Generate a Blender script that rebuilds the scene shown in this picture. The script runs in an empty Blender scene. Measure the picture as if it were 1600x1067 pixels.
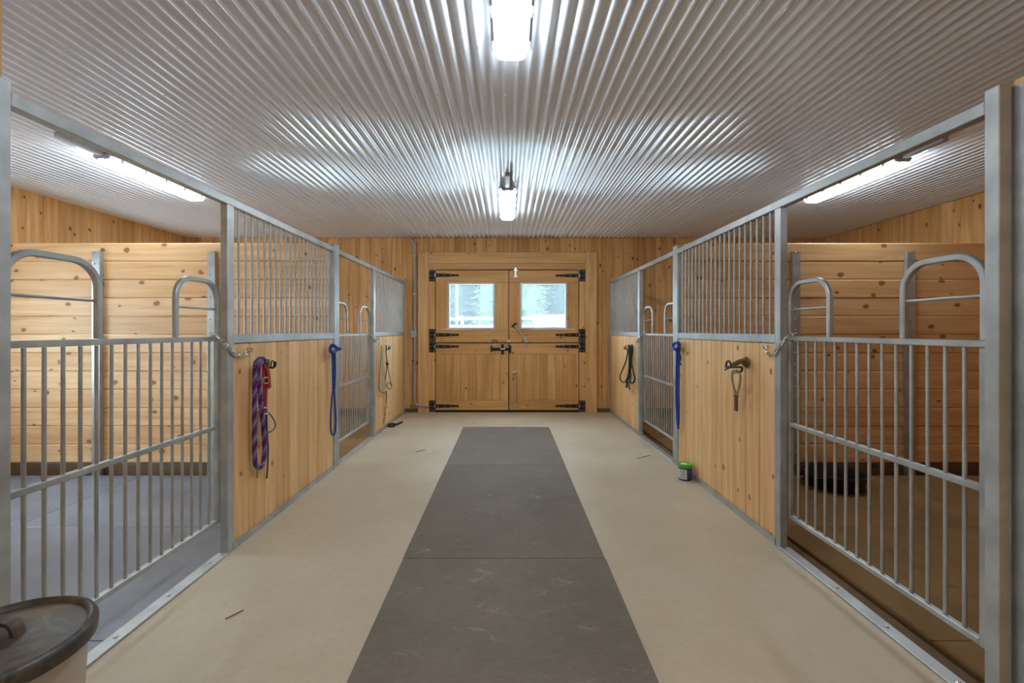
import bpy, math, random
from mathutils import Vector, Matrix
random.seed(7)
S = bpy.context.scene
COL = S.collection
PI = math.pi

# ------------------------------------------------------------------ camera
F, CX, CY, H = 697.0, 793.0, 516.0, 1.395      # focal length / vanishing point in px of a 1600x1067 frame, eye height
cam_d = bpy.data.cameras.new('camera'); cam = bpy.data.objects.new('camera', cam_d); COL.objects.link(cam)
cam.location = (0, 0, H); cam.rotation_euler = (PI/2, 0, 0)
cam_d.sensor_width = 36; cam_d.lens = 36*F/1600
cam_d.shift_x = (800-CX)/1600; cam_d.shift_y = -(533.5-CY)/1600
cam_d.clip_start = .05; cam_d.clip_end = 300
S.camera = cam
# ------------------------------------------------------------------ world, exposure
LAMP = 33.0
SKY = 13.0
S.view_settings.view_transform = 'Standard'; S.view_settings.look = 'None'
S.view_settings.gamma = 1; S.view_settings.use_curve_mapping = False
S.view_settings.exposure = 0.22
w = bpy.data.worlds.new('overcast_sky'); S.world = w; w.use_nodes = True
bg = w.node_tree.nodes['Background']; bg.inputs[0].default_value = (.58, .80, 1, 1); bg.inputs[1].default_value = SKY
S.cycles.diffuse_bounces = 6
S.cycles.max_bounces = 12

# ------------------------------------------------------------------ materials
def lin(r, g, b):
    f = lambda c: (c/255/12.92) if c/255 <= .04045 else ((c/255+.055)/1.055)**2.4
    return (f(r), f(g), f(b), 1)
M = {}
def newmat(name, col=(.5,.5,.5,1), rough=.5, metal=0, **kw):
    m = bpy.data.materials.new(name); m.use_nodes = True
    b = m.node_tree.nodes['Principled BSDF']
    b.inputs['Base Color'].default_value = col; b.inputs['Roughness'].default_value = rough
    b.inputs['Metallic'].default_value = metal
    for k, v in kw.items(): b.inputs[k].default_value = v
    M[name] = m
    return m, m.node_tree, b
def N(nt, typ, **kw):
    n = nt.nodes.new(typ)
    for k, v in kw.items():
        if hasattr(n, k): setattr(n, k, v)
        else: n.inputs[k].default_value = v
    return n
def mathn(nt, op, a, b=None):
    n = nt.nodes.new('ShaderNodeMath'); n.operation = op
    for i, v in enumerate((a, b)):
        if v is None: continue
        if isinstance(v, (int, float)): n.inputs[i].default_value = v
        else: nt.links.new(v, n.inputs[i])
    return n.outputs[0]
def ramp(nt, src, stops):
    n = nt.nodes.new('ShaderNodeValToRGB'); e = n.color_ramp.elements
    while len(e) < len(stops): e.new(.5)
    for k, (p, c) in enumerate(stops):
        e[k].position = p; e[k].color = c if len(c) == 4 else (*c, 1)
    nt.links.new(src, n.inputs[0]); return n.outputs[0]
def mixc(nt, fac, a, b, blend='MIX'):
    n = nt.nodes.new('ShaderNodeMix'); n.data_type = 'RGBA'; n.blend_type = blend
    for i, v in ((0, fac), (6, a), (7, b)):
        if isinstance(v, (int, float)): n.inputs[i].default_value = v
        elif isinstance(v, tuple): n.inputs[i].default_value = v
        else: nt.links.new(v, n.inputs[i])
    return n.outputs[2]
def bump(nt, b, h, strength, dist):
    n = nt.nodes.new('ShaderNodeBump'); n.inputs['Strength'].default_value = strength; n.inputs['Distance'].default_value = dist
    nt.links.new(h, n.inputs['Height']); nt.links.new(n.outputs[0], b.inputs['Normal'])
def objcoord(nt, rnd=True):
    tc = nt.nodes.new('ShaderNodeTexCoord')
    if not rnd: return tc.outputs['Object'], None
    oi = nt.nodes.new('ShaderNodeObjectInfo')
    v = nt.nodes.new('ShaderNodeVectorMath'); v.operation = 'SCALE'
    v.inputs[0].default_value = (37.1, 11.3, 91.7); nt.links.new(oi.outputs['Random'], v.inputs['Scale'])
    a = nt.nodes.new('ShaderNodeVectorMath'); a.operation = 'ADD'
    nt.links.new(tc.outputs['Object'], a.inputs[0]); nt.links.new(v.outputs[0], a.inputs[1])
    return a.outputs[0], oi.outputs['Random']
def vscale(nt, v, s):
    n = nt.nodes.new('ShaderNodeVectorMath'); n.operation = 'MULTIPLY'
    nt.links.new(v, n.inputs[0]); n.inputs[1].default_value = s; return n.outputs[0]
def noise(nt, v, scale=1, detail=4, rough=.55, dist=0):
    n = nt.nodes.new('ShaderNodeTexNoise'); nt.links.new(v, n.inputs['Vector'])
    n.inputs['Scale'].default_value = scale; n.inputs['Detail'].default_value = detail
    n.inputs['Roughness'].default_value = rough; n.inputs['Distortion'].default_value = dist
    return n.outputs['Fac']

def pine(name, light, dark, knotc, keep=.5, rough=.55, var=.22, ksz=1.0, kc=.30):
    """pine board: long axis is the object's local Z, width local X; knots, grain and a tint of its own for each board"""
    m, nt, b = newmat(name, light, rough)
    p, rnd = objcoord(nt)
    g1 = noise(nt, vscale(nt, p, (16, 16, .9)), 1, 5, .6, .6)
    g2 = noise(nt, vscale(nt, p, (110, 110, 3.0)), 1, 3, .6)
    big = noise(nt, vscale(nt, p, (3, 3, 1.2)), 1, 2)
    c = ramp(nt, g1, [(.30, dark), (.62, light)])
    c = mixc(nt, mathn(nt, 'MULTIPLY', ramp(nt, g2, [(.45, (0,0,0)), (.75, (1,1,1))]), .30), c, dark)
    # tint of the board
    tv = lambda r, g, b_: (1-(1-r)*var*3, 1-(1-g)*var*3, 1-(1-b_)*var*3)
    t = ramp(nt, rnd, [(0, tv(.74, .66, .52)), (.22, tv(1.02, 1.0, .96)), (.45, tv(.90, .82, .70)), (.68, tv(1.04, 1.04, 1.04)), (.85, tv(.80, .72, .60)), (1, tv(.98, .93, .84))])
    c = mixc(nt, 1.0, c, t, 'MULTIPLY')
    c = mixc(nt, mathn(nt, 'MULTIPLY', big, .25), c, dark)
    # knots
    vo = nt.nodes.new('ShaderNodeTexVoronoi'); vo.voronoi_dimensions = '2D'; vo.feature = 'F1'; vo.inputs['Scale'].default_value = 4.2
    nz = nt.nodes.new('ShaderNodeTexNoise'); nz.inputs['Scale'].default_value = 14; nt.links.new(p, nz.inputs['Vector'])
    wob = vscale(nt, nz.outputs['Color'], (.03, .03, .03))
    ad = nt.nodes.new('ShaderNodeVectorMath'); ad.operation = 'ADD'
    sx_ = nt.nodes.new('ShaderNodeSeparateXYZ'); nt.links.new(p, sx_.inputs[0]); cx_ = nt.nodes.new('ShaderNodeCombineXYZ')
    nt.links.new(sx_.outputs[0], cx_.inputs[0]); nt.links.new(mathn(nt, 'MULTIPLY', sx_.outputs[2], .72), cx_.inputs[1]); nt.links.new(cx_.outputs[0], ad.inputs[0]); nt.links.new(wob, ad.inputs[1])
    nt.links.new(ad.outputs[0], vo.inputs['Vector'])
    sep = nt.nodes.new('ShaderNodeSeparateColor'); nt.links.new(vo.outputs['Color'], sep.inputs[0])
    kept = mathn(nt, 'GREATER_THAN', sep.outputs[0], 1-keep)
    size = mathn(nt, 'MULTIPLY_ADD', sep.outputs[1], .065*ksz); size.node.inputs[2].default_value = .03*ksz
    rel = mathn(nt, 'DIVIDE', vo.outputs['Distance'], size)
    core = mathn(nt, 'MULTIPLY', ramp(nt, rel, [(.0, (.75,.75,.75)), (.55, (.9,.9,.9)), (1, (0,0,0))]), kept)
    halo = mathn(nt, 'MULTIPLY', ramp(nt, mathn(nt, 'MULTIPLY', rel, .38), [(.1, (kc,kc,kc)), (1, (0,0,0))]), kept)
    c = mixc(nt, halo, c, tuple(dark)); c = mixc(nt, core, c, knotc)
    nt.links.new(c, b.inputs['Base Color'])
    bump(nt, b, g2, .12, .002)
    return m
pine('pine_panel', lin(240,204,154), lin(212,163,104), lin(126,76,42), keep=.40, var=.30, ksz=.95)
pine('pine_wall', lin(230,186,128), lin(192,138,78), lin(88,48,24), keep=.62, var=.36, ksz=1.25)
pine('pine_divider', lin(242,204,156), lin(212,160,106), lin(118,68,38), keep=.78, var=.26, ksz=1.45)
pine('pine_trim', lin(228,184,126), lin(200,150,92), lin(104,60,32), keep=.40, var=.16, ksz=.9)
pine('pine_door', lin(222,174,112), lin(190,138,78), lin(104,58,30), keep=.46, var=.24, ksz=.9)
pine('kick_board', lin(118,90,64), lin(88,66,46), lin(50,34,22), keep=.4, var=.2)

def galv(name, c=(.46,.485,.48,1), rough=.42, metal=.6):
    m, nt, b = newmat(name, c, rough, metal)
    p, rnd = objcoord(nt)
    vo = nt.nodes.new('ShaderNodeTexVoronoi'); vo.inputs['Scale'].default_value = 55; nt.links.new(p, vo.inputs['Vector'])
    sep = nt.nodes.new('ShaderNodeSeparateColor'); nt.links.new(vo.outputs['Color'], sep.inputs[0])
    n1 = noise(nt, p, 7, 4)
    dk = tuple(x*.80 for x in c[:3]) + (1,); lt = tuple(min(1, x*1.10) for x in c[:3]) + (1,)
    col = mixc(nt, ramp(nt, n1, [(.35, (0,0,0)), (.65, (1,1,1))]), dk, lt)
    col = mixc(nt, mathn(nt, 'MULTIPLY', sep.outputs[0], .22), col, dk)
    nt.links.new(col, b.inputs['Base Color'])
    r = mathn(nt, 'MULTIPLY_ADD', n1, .18); r.node.inputs[2].default_value = rough-.09
    nt.links.new(r, b.inputs['Roughness'])
galv('galvanised')
galv('galvanised_bar', (.43,.44,.42,1), .40, .55)
galv('chain_steel', (.62,.60,.54,1), .30, .9)

def ceiling_mat():
    m, nt, b = newmat('painted_steel', (.78,.80,.85,1), .11)
    p, _ = objcoord(nt, False)
    n1 = noise(nt, vscale(nt, p, (1.2, .4, 1)), 1, 3)
    c = mixc(nt, n1, (.78,.82,.89,1), (.83,.87,.93,1)); nt.links.new(c, b.inputs['Base Color'])
    b.inputs['Specular IOR Level'].default_value = 1.0
ceiling_mat()
def concrete():
    m, nt, b = newmat('concrete', lin(196,172,138), .5)
    p, _ = objcoord(nt, False)
    a = noise(nt, p, .9, 5, .6); f = noise(nt, p, 22, 5, .7); k = noise(nt, p, 150, 2)
    c = ramp(nt, a, [(.32, lin(180,162,135)), (.66, lin(200,184,158))])
    c = mixc(nt, mathn(nt, 'MULTIPLY', ramp(nt, f, [(.5, (0,0,0)), (.72, (1,1,1))]), .30), c, lin(160,138,108))
    c = mixc(nt, mathn(nt, 'MULTIPLY', ramp(nt, k, [(.62, (0,0,0)), (.75, (1,1,1))]), .35), c, lin(214,198,172))
    # ring-shaped stains
    vo = nt.nodes.new('ShaderNodeTexVoronoi'); vo.inputs['Scale'].default_value = .9
    wv = nt.nodes.new('ShaderNodeVectorMath'); wv.operation = 'ADD'
    nzz = nt.nodes.new('ShaderNodeTexNoise'); nzz.inputs['Scale'].default_value = 5; nt.links.new(p, nzz.inputs['Vector'])
    nt.links.new(p, wv.inputs[0]); nt.links.new(vscale(nt, nzz.outputs['Color'], (.25,.25,0)), wv.inputs[1]); nt.links.new(wv.outputs[0], vo.inputs['Vector'])
    sep = nt.nodes.new('ShaderNodeSeparateColor'); nt.links.new(vo.outputs['Color'], sep.inputs[0])
    st = ramp(nt, vo.outputs['Distance'], [(.02, (.5,.5,.5)), (.10, (.25,.25,.25)), (.125, (.8,.8,.8)), (.15, (0,0,0))])
    st = mathn(nt, 'MULTIPLY', mathn(nt, 'MULTIPLY', st, mathn(nt, 'GREATER_THAN', sep.outputs[0], .55)), .38)
    c = mixc(nt, st, c, lin(150,128,98))
    nt.links.new(c, b.inputs['Base Color']); bump(nt, b, k, .12, .002)
    r = mathn(nt, 'MULTIPLY_ADD', a, .25); r.node.inputs[2].default_value = .36; nt.links.new(r, b.inputs['Roughness'])
concrete()
def rubber(name, c0, c1, dust, damt=.5, rough=.75):
    m, nt, b = newmat(name, c0, rough)
    p, _ = objcoord(nt)
    a = noise(nt, p, 1.6, 6, .65); f = noise(nt, vscale(nt, p, (30, 60, 30)), 1, 3); s = noise(nt, vscale(nt, p, (5, 9, 1)), 1, 5, .7, 1.5)
    c = mixc(nt, ramp(nt, a, [(.3, (0,0,0)), (.7, (1,1,1))]), c0, c1)
    c = mixc(nt, mathn(nt, 'MULTIPLY', ramp(nt, s, [(.60, (0,0,0)), (.82, (1,1,1))]), damt), c, dust)
    c = mixc(nt, mathn(nt, 'MULTIPLY', f, .18), c, dust)
    nt.links.new(c, b.inputs['Base Color']); 
    k = noise(nt, p, 260, 2); bump(nt, b, k, .25, .003)
rubber('rubber_aisle', lin(92,80,68), lin(112,99,85), lin(176,164,142), .75)
rubber('rubber_stall_daylight', lin(98,106,118), lin(132,141,154), lin(160,156,150), .4, .34)  # bluish base: cool window daylight on the floor is put into the colour
rubber('rubber_stall_dirty', lin(122,94,54), lin(156,124,76), lin(80,58,32), .7, .85)
rubber('dirt_ground', lin(96,74,50), lin(128,102,72), lin(70,52,34), .6, .95)

def plain(name, col, rough=.5, metal=0, nscale=20, amt=.15, **kw):
    m, nt, b = newmat(name, col, rough, metal, **kw)
    p, _ = objcoord(nt, True)
    n1 = noise(nt, p, nscale, 3)
    dk = tuple(x*(1-amt) for x in col[:3]) + (1,); lt = tuple(min(1, x*(1+amt)) for x in col[:3]) + (1,)
    nt.links.new(mixc(nt, n1, dk, lt), b.inputs['Base Color'])
plain('black_iron', (.012,.012,.012,1), .42, .2)
plain('zinc', (.55,.54,.50,1), .35, .85)
plain('grey_pvc', (.36,.36,.37,1), .5)
plain('lamp_tray', (.62,.62,.60,1), .5)
plain('clip_plastic', (.55,.55,.55,1), .4)
plain('window_white', (.62,.62,.64,1), .4)
plain('purple_cord', lin(140,44,110), .8, 0, 60, .4)
plain('teal_cord', lin(84,140,158), .8, 0, 60, .4)
plain('navy_cord', lin(40,44,92), .8, 0, 60, .4)
plain('red_web', lin(150,34,52), .75, 0, 40, .25)
plain('brown_leather', lin(92,46,24), .5, 0, 40, .3)
plain('dark_leather', lin(48,24,22), .5, 0, 40, .3)
plain('olive_web', lin(140,116,70), .8, 0, 50, .2)
plain('olive_metal', lin(104,84,44), .5, .3, 50, .3)
plain('blue_web', lin(22,58,150), .6, 0, 40, .3)
plain('pale_cord', lin(196,186,160), .85, 0, 60, .2)
plain('grey_cord', lin(112,108,96), .85, 0, 60, .2)
plain('black_cord', lin(24,26,26), .65, 0, 60, .3)
plain('green_cord', lin(60,98,70), .7, 0, 60, .3)
plain('brass', lin(180,150,80), .3, .8)
plain('black_rubber', (.012,.013,.018,1), .5, 0, 12, .3)
plain('lid_green', lin(92,170,50), .45)
plain('lid_cream', lin(214,224,168), .5)
plain('jar_blue', lin(38,52,120), .4)
plain('jar_label', lin(206,206,186), .5)
plain('jar_print', lin(120,132,180), .5)
plain('straw', lin(120,96,60), .8)
plain('fence_white', (.26,.26,.26,1), .7)
plain('pole_grey', (.26,.26,.25,1), .8)
plain('shed_wall', (.26,.20,.18,1), .8)
plain('shed_roof', (.22,.22,.22,1), .7)
plain('shed_window', (.05,.06,.08,1), .3)
plain('pasture', (.16,.16,.12,1), .9, 0, 2, .2)
plain('bounce_white', (.80,.80,.78,1), .9, 0, 3, .08)  # near-white, for the added surface that reflects daylight indoors
plain('bark', (.09,.06,.04,1), .9)
plain('needles_dark', (.024,.050,.034,1), .8, 0, 1.5, .5)
plain('needles_light', (.062,.088,.038,1), .8, 0, 1.5, .5)
m, nt, b = newmat('lid_plastic', lin(66,60,52), .42)
p, _ = objcoord(nt); s_ = noise(nt, vscale(nt, p, (6, 9, 6)), 1, 6, .7, 1)
nt.links.new(mixc(nt, ramp(nt, s_, [(.42, (0,0,0)), (.75, (1,1,1))]), lin(58,54,49), lin(118,104,82)), b.inputs['Base Color'])
newmat('bin_plastic', lin(206,194,182), .35, 0, **{'Transmission Weight': .25})
m, nt, b = newmat('lamp_lens', (.9,.9,.9,1), .3)
b.inputs['Emission Color'].default_value = (.82, .94, 1.03, 1); b.inputs['Emission Strength'].default_value = LAMP
# slightly dusty window glass
m, nt, b = newmat('dusty_glass', (1,1,1,1), .1)
tr = nt.nodes.new('ShaderNodeBsdfTransparent'); tl = nt.nodes.new('ShaderNodeBsdfTranslucent'); gl = nt.nodes.new('ShaderNodeBsdfGlossy')
tl.inputs[0].default_value = (.9,.93,.95,1); gl.inputs['Roughness'].default_value = .03
mx = nt.nodes.new('ShaderNodeMixShader'); mx.inputs[0].default_value = .045
mg = nt.nodes.new('ShaderNodeMixShader'); mg.inputs[0].default_value = .06
nt.links.new(tr.outputs[0], mx.inputs[1]); nt.links.new(tl.outputs[0], mx.inputs[2])
nt.links.new(mx.outputs[0], mg.inputs[1]); nt.links.new(gl.outputs[0], mg.inputs[2])
nt.links.new(mg.outputs[0], nt.nodes['Material Output'].inputs['Surface'])

# ------------------------------------------------------------------ mesh helpers
class MB:
    def __init__(s): s.v = []; s.f = []
    def add(s, vs, fs):
        o = len(s.v); s.v += [tuple(v) for v in vs]; s.f += [[i+o for i in f] for f in fs]; return s
    def box(s, x0, x1, y0, y1, z0, z1, ch=0.0):
        x0, x1 = sorted((x0, x1)); y0, y1 = sorted((y0, y1)); z0, z1 = sorted((z0, z1))
        if ch <= 0:
            vs = [(x, y, z) for z in (z0, z1) for y in (y0, y1) for x in (x0, x1)]
            return s.add(vs, [(0,2,3,1),(4,5,7,6),(0,1,5,4),(2,6,7,3),(0,4,6,2),(1,3,7,5)])
        ch = min(ch, (x1-x0)*.45, (y1-y0)*.45, (z1-z0)*.45)
        xs, ys, zs = (x0, x1), (y0, y1), (z0, z1); V = {}; vs = []
        for i in (0,1):
            for j in (0,1):
                for k in (0,1):
                    for a in range(3):
                        q = [xs[i], ys[j], zs[k]]
                        for t, idx in enumerate((i, j, k)):
                            if t != a: q[t] += ch*(1 if idx == 0 else -1)
                        V[(i,j,k,a)] = len(vs); vs.append(tuple(q))
        fs = []
        def orient(f, n):
            a, b, c = [Vector(vs[i]) for i in f[:3]]
            return f if (b-a).cross(c-a).dot(Vector(n)) > 0 else f[::-1]
        for a in range(3):
            o = [t for t in range(3) if t != a]
            for sgn in (0, 1):
                f = []
                for (u, w_) in ((0,0),(1,0),(1,1),(0,1)):
                    ix = [0,0,0]; ix[a] = sgn; ix[o[0]] = u; ix[o[1]] = w_; f.append(V[(*ix, a)])
                n = [0,0,0]; n[a] = 1 if sgn else -1; fs.append(orient(f, n))
            for u in (0, 1):
                for w_ in (0, 1):
                    f = []
                    for (c, which) in ((0, o[0]), (1, o[0]), (1, o[1]), (0, o[1])):
                        ix = [0,0,0]; ix[a] = c; ix[o[0]] = u; ix[o[1]] = w_; f.append(V[(*ix, which)])
                    n = [0,0,0]; n[o[0]] = 1 if u else -1; n[o[1]] = 1 if w_ else -1; fs.append(orient(f, n))
        for i in (0,1):
            for j in (0,1):
                for k in (0,1):
                    fs.append(orient([V[(i,j,k,0)], V[(i,j,k,1)], V[(i,j,k,2)]], (2*i-1, 2*j-1, 2*k-1)))
        return s.add(vs, fs)
    def sweep(s, pts, prof, bin=None, closed=False, caps=True):
        """prof: list of (n, b) offsets; bin: fixed binormal for planar paths; else parallel transport"""
        pts = [Vector(p) for p in pts]; n = len(pts); k = len(prof); o = len(s.v)
        prev = None
        for i, p in enumerate(pts):
            if closed: t = pts[(i+1) % n]-pts[i-1]
            else: t = pts[min(i+1, n-1)]-pts[max(i-1, 0)]
            t.normalize()
            if bin is not None: B = Vector(bin)
            else:
                if prev is None:
                    B = t.cross(Vector((0, 0, 1)))
                    if B.length < .1: B = t.cross(Vector((0, 1, 0)))
                else: B = prev-t*prev.dot(t)
                B.normalize(); prev = B
            Nn = B.cross(t).normalized()
            for (a, b_) in prof: s.v.append(tuple(p+Nn*a+B*b_))
        R = n if closed else n-1
        for i in range(R):
            for j in range(k):
                a = o+i*k+j; b_ = o+i*k+(j+1) % k; c = o+((i+1) % n)*k+(j+1) % k; d = o+((i+1) % n)*k+j
                s.f.append([a, b_, c, d])
        if caps and not closed:
            s.f.append([o+j for j in range(k)][::-1]); s.f.append([o+(n-1)*k+j for j in range(k)])
        return s
    def tube(s, pts, r, n=8, closed=False, bin=None):
        return s.sweep(pts, [(r*math.cos(2*PI*i/n), r*math.sin(2*PI*i/n)) for i in range(n)], bin, closed)
    def rev(s, prof, c=(0,0,0), n=32, ax=2):
        """prof: list of (r, h) from bottom to top about a vertical axis"""
        o = len(s.v)
        for (r, h) in prof:
            for i in range(n):
                a = 2*PI*i/n; q = [r*math.cos(a), r*math.sin(a), h]
                if ax == 0: q = [q[2], q[0], q[1]]
                if ax == 1: q = [q[0], q[2], -q[1]]
                s.v.append((q[0]+c[0], q[1]+c[1], q[2]+c[2]))
        for j in range(len(prof)-1):
            for i in range(n):
                s.f.append([o+j*n+i, o+j*n+(i+1) % n, o+(j+1)*n+(i+1) % n, o+(j+1)*n+i])
        s.f.append([o+i for i in range(n)][::-1]); s.f.append([o+(len(prof)-1)*n+i for i in range(n)])
        return s
    def mesh(s, name, mat, smooth=False):
        me = bpy.data.meshes.new(name); me.from_pydata(s.v, [], s.f); me.update()
        me.materials.append(M[mat] if isinstance(mat, str) else mat)
        if smooth:
            me.polygons.foreach_set('use_smooth', [True]*len(me.polygons))
            me.set_sharp_from_angle(angle=math.radians(40))
        return me
    def obj(s, name, mat, parent=None, smooth=False, label=None):
        return link(s.mesh(name, mat, smooth), name, parent, label=label)
def link(me, name, parent=None, loc=None, rot=None, label=None):
    o = bpy.data.objects.new(name, me); COL.objects.link(o)
    if loc is not None: o.location = loc
    if rot is not None: o.rotation_euler = rot
    if parent is not None:
        o.parent = parent
        # children are written in world coordinates: undo the parent's own place
        o.matrix_parent_inverse = parent_world(parent).inverted()
    if label: o['label'] = label
    return o
def parent_world(p):
    m = Matrix.LocRotScale(p.location, p.rotation_euler, p.scale)
    if p.parent: m = parent_world(p.parent) @ p.matrix_parent_inverse @ m
    return m
def tag(o, label, cat, group=None, kind=None):
    o['label'] = label; o['category'] = cat
    if group: o['group'] = group
    if kind: o['kind'] = kind
    return o
def thing(name, label, cat, loc=(0,0,0), group=None, kind=None):
    o = bpy.data.objects.new(name, None); COL.objects.link(o); o.location = loc; o.empty_display_size = .1
    return tag(o, label, cat, group, kind)
_pl = {}
def plank_mesh(wd, t, L, mat, ch=.006):
    key = (round(wd, 4), round(t, 4), round(L, 4), mat)
    if key not in _pl:
        _pl[key] = MB().box(-wd/2, wd/2, -t/2, t/2, 0, L, ch).mesh('plank', mat)
    return _pl[key]
def plank(parent, wd, t, L, mat, loc, rot=(0,0,0), name='plank', ch=.006):
    return link(plank_mesh(wd, t, L, mat, ch), name, parent, loc, rot)
def smooth_path(pts, k=6, closed=False):
    P = [Vector(p) for p in pts]; n = len(P); out = []
    rng = n if closed else n-1
    for i in range(rng):
        p0 = P[(i-1) % n] if closed or i > 0 else P[0]*2-P[1]
        p1 = P[i]; p2 = P[(i+1) % n]
        p3 = P[(i+2) % n] if closed or i+2 < n else P[-1]*2-P[-2]
        for j in range(k):
            t = j/k
            out.append(.5*((2*p1)+(p2-p0)*t+(2*p0-5*p1+4*p2-p3)*t*t+(3*p1-p0-3*p2+p3)*t**3))
    if not closed: out.append(P[-1])
    return out
W = 1.74                                           # half width of the aisle
YF = 7.6                                           # far wall
CEIL = 2.965
XS = 5.41                                          # outer side walls
YB = -3.6                                          # wall behind
ZS = -.08                                          # ground inside the stalls
def side_pt(s, px, py, off=0.0):                   # a pixel on the plane of a stall front -> point
    ww = W-off; d = ww*F/abs(px-CX)
    return Vector((s*ww, d, H-(py-CY)*d/F))
def far_pt(px, py, y=7.575):                       # a pixel on the plane of the far doors -> point
    return Vector(((px-CX)*y/F, y, H-(py-CY)*y/F))
FX = lambda px, y=7.575: (px-CX)*y/F
FZ = lambda py, y=7.575: H-(py-CY)*y/F

# ================================================================== structure
tag(MB().box(-1.80, 1.80, YB, YF+.1, -.2, 0).obj('floor', 'concrete'), 'smooth tan concrete aisle floor between the two rows of stalls', 'floor', kind='structure')
tag(MB().box(-XS-.1, -1.80, YB, YF+.1, -.3, ZS).obj('floor_left', 'dirt_ground'), 'lower ground under the stalls with daylight windows', 'floor', kind='structure')
tag(MB().box(1.80, XS+.1, YB, YF+.1, -.3, ZS).obj('floor_right', 'dirt_ground'), 'lower dirt ground under the stalls with the black feed tub', 'floor', kind='structure')
# corrugated ceiling
mb = MB(); pitch = .076; seg = 20
# rounded ribs with steep flanks: integrate the slope along one pitch
slope = [1.42*math.copysign(abs(math.sin(2*PI*(i+.5)/seg))**2.0, math.sin(2*PI*(i+.5)/seg)) for i in range(seg)]
profile = [0.0]
for q in slope[:-1]: profile.append(profile[-1]+q*pitch/seg)
nx = int(2*XS/pitch*seg); ys = [YB, 0, 2, 4, 6, YF+.02]
for y in ys:
    for i in range(nx+1):
        mb.v.append((-XS+i*pitch/seg, y, CEIL+profile[i % seg]))
for j in range(len(ys)-1):
    for i in range(nx): mb.f.append([j*(nx+1)+i, (j+1)*(nx+1)+i, (j+1)*(nx+1)+i+1, j*(nx+1)+i+1])
ceil_o = tag(mb.obj('ceiling', 'painted_steel', smooth=True), 'white corrugated steel ceiling with ribs running along the aisle', 'ceiling', kind='structure')
mb = MB()
for y in [1.48+.5*k for k in range(13)]:
    for i in range(-34, 35):
        x = -XS+pitch*(round((i*.152+XS)/pitch))
        mb.add([(x+.006*math.cos(2*PI*q/6), y+.006*math.sin(2*PI*q/6), CEIL-.0005) for q in range(6)]+[(x+.004*math.cos(2*PI*q/6), y+.004*math.sin(2*PI*q/6), CEIL-.0045) for q in range(6)],
               [[q, (q+1) % 6, 6+(q+1) % 6, 6+q] for q in range(6)]+[[6, 7, 8, 9, 10, 11]])
o = mb.obj('screw', 'zinc', ceil_o); o['kind'] = 'stuff'
# unseen roof slab, added to keep skylight off the steel sheet
tag(MB().box(-XS-.15, XS+.15, YB-.1, YF+.2, CEIL+.032, CEIL+.12).obj('sky_block_slab', 'pine_trim'), 'unseen roof slab added above the corrugated ceiling to block the sky', 'roof', kind='structure')
# far wall with the door opening
wf = MB().box(-XS, -1.43, YF+.02, YF+.14, -.2, CEIL+.03).box(1.43, XS, YF+.02, YF+.14, -.2, CEIL+.03).box(-1.43, 1.43, YF+.02, YF+.14, 2.53, CEIL+.03).obj('wall_far', 'pine_wall')
tag(wf, 'end wall of vertical knotty pine boards around the double doors', 'wall', kind='structure')
def vboards(parent, a, b, wd, z0, z1, place, mat='pine_wall', t=.02):
    n = max(1, round((b-a)/wd)); ww = (b-a)/n
    for i in range(n): place(parent, a+(i+.5)*ww, ww-.003, z0, z1, mat, t)
def far_board(parent, x, ww, z0, z1, mat, t): plank(parent, ww, t, z1-z0, mat, (x, YF+.01, z0))
vboards(wf, -XS, -1.43, .183, -.06, CEIL+.006, far_board)
vboards(wf, -1.43, 1.43, .183, 2.50, CEIL+.006, far_board)
vboards(wf, 1.43, XS, .183, -.06, CEIL+.006, far_board)
# outer side walls; the left one has a window in each stall
WIN = [(2.0, 3.9), (5.3, 6.8)]; WZ = (.85, 2.2)
def side_wall(s, wins):
    mb = MB(); x0, x1 = s*(XS+.02), s*(XS+.14); y = YB
    for (a, b) in wins:
        mb.box(x0, x1, y, a, -.2, CEIL+.03); mb.box(x0, x1, a, b, -.2, WZ[0]); mb.box(x0, x1, a, b, WZ[1], CEIL+.03); y = b
    mb.box(x0, x1, y, YF+.14, -.2, CEIL+.03)
    o = mb.obj('wall_left' if s < 0 else 'wall_right', 'pine_wall')
    tag(o, 'outer side wall of vertical pine boards %s' % ('with daylight windows' if wins else 'behind the black feed tub'), 'wall', kind='structure')
    n = round((YF-1.5)/.183); ww = (YF-1.5)/n
    for i in range(n):
        yc = 1.5+(i+.5)*ww
        cut = [wn for wn in wins if wn[0]-ww*.5 < yc < wn[1]+ww*.5]
        spans = [(ZS, CEIL+.006)] if not cut else [(ZS, WZ[0]), (WZ[1], CEIL+.006)]
        for (z0, z1) in spans: plank(o, ww-.003, .02, z1-z0, 'pine_wall', (s*(XS+.01), yc, z0), (0, 0, PI/2))
    return o
side_wall(-1, WIN); side_wall(1, [])
for k, (a, b) in enumerate(WIN):
    t = thing('window_%d' % (k+1), ['daylight window in the outer wall of the stall by the bin', 'daylight window in the outer wall of the stall by the end wall'][k], 'window', (-XS-.06, (a+b)/2, WZ[0]), kind='structure')
    fr = MB()
    for (y0, y1, z0, z1) in ((a-.03, a+.05, WZ[0], WZ[1]), (b-.05, b+.03, WZ[0], WZ[1]), (a-.03, b+.03, WZ[0]-.03, WZ[0]+.05), (a-.03, b+.03, WZ[1]-.05, WZ[1]+.03)):
        fr.box(-XS-.10, -XS+.005, y0, y1, z0, z1)
    fr.obj('window_frame', 'window_white', t)
    MB().box(-XS-.066, -XS-.06, a+.05, b-.05, WZ[0]+.05, WZ[1]-.05).obj('pane', 'dusty_glass', t)
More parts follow.
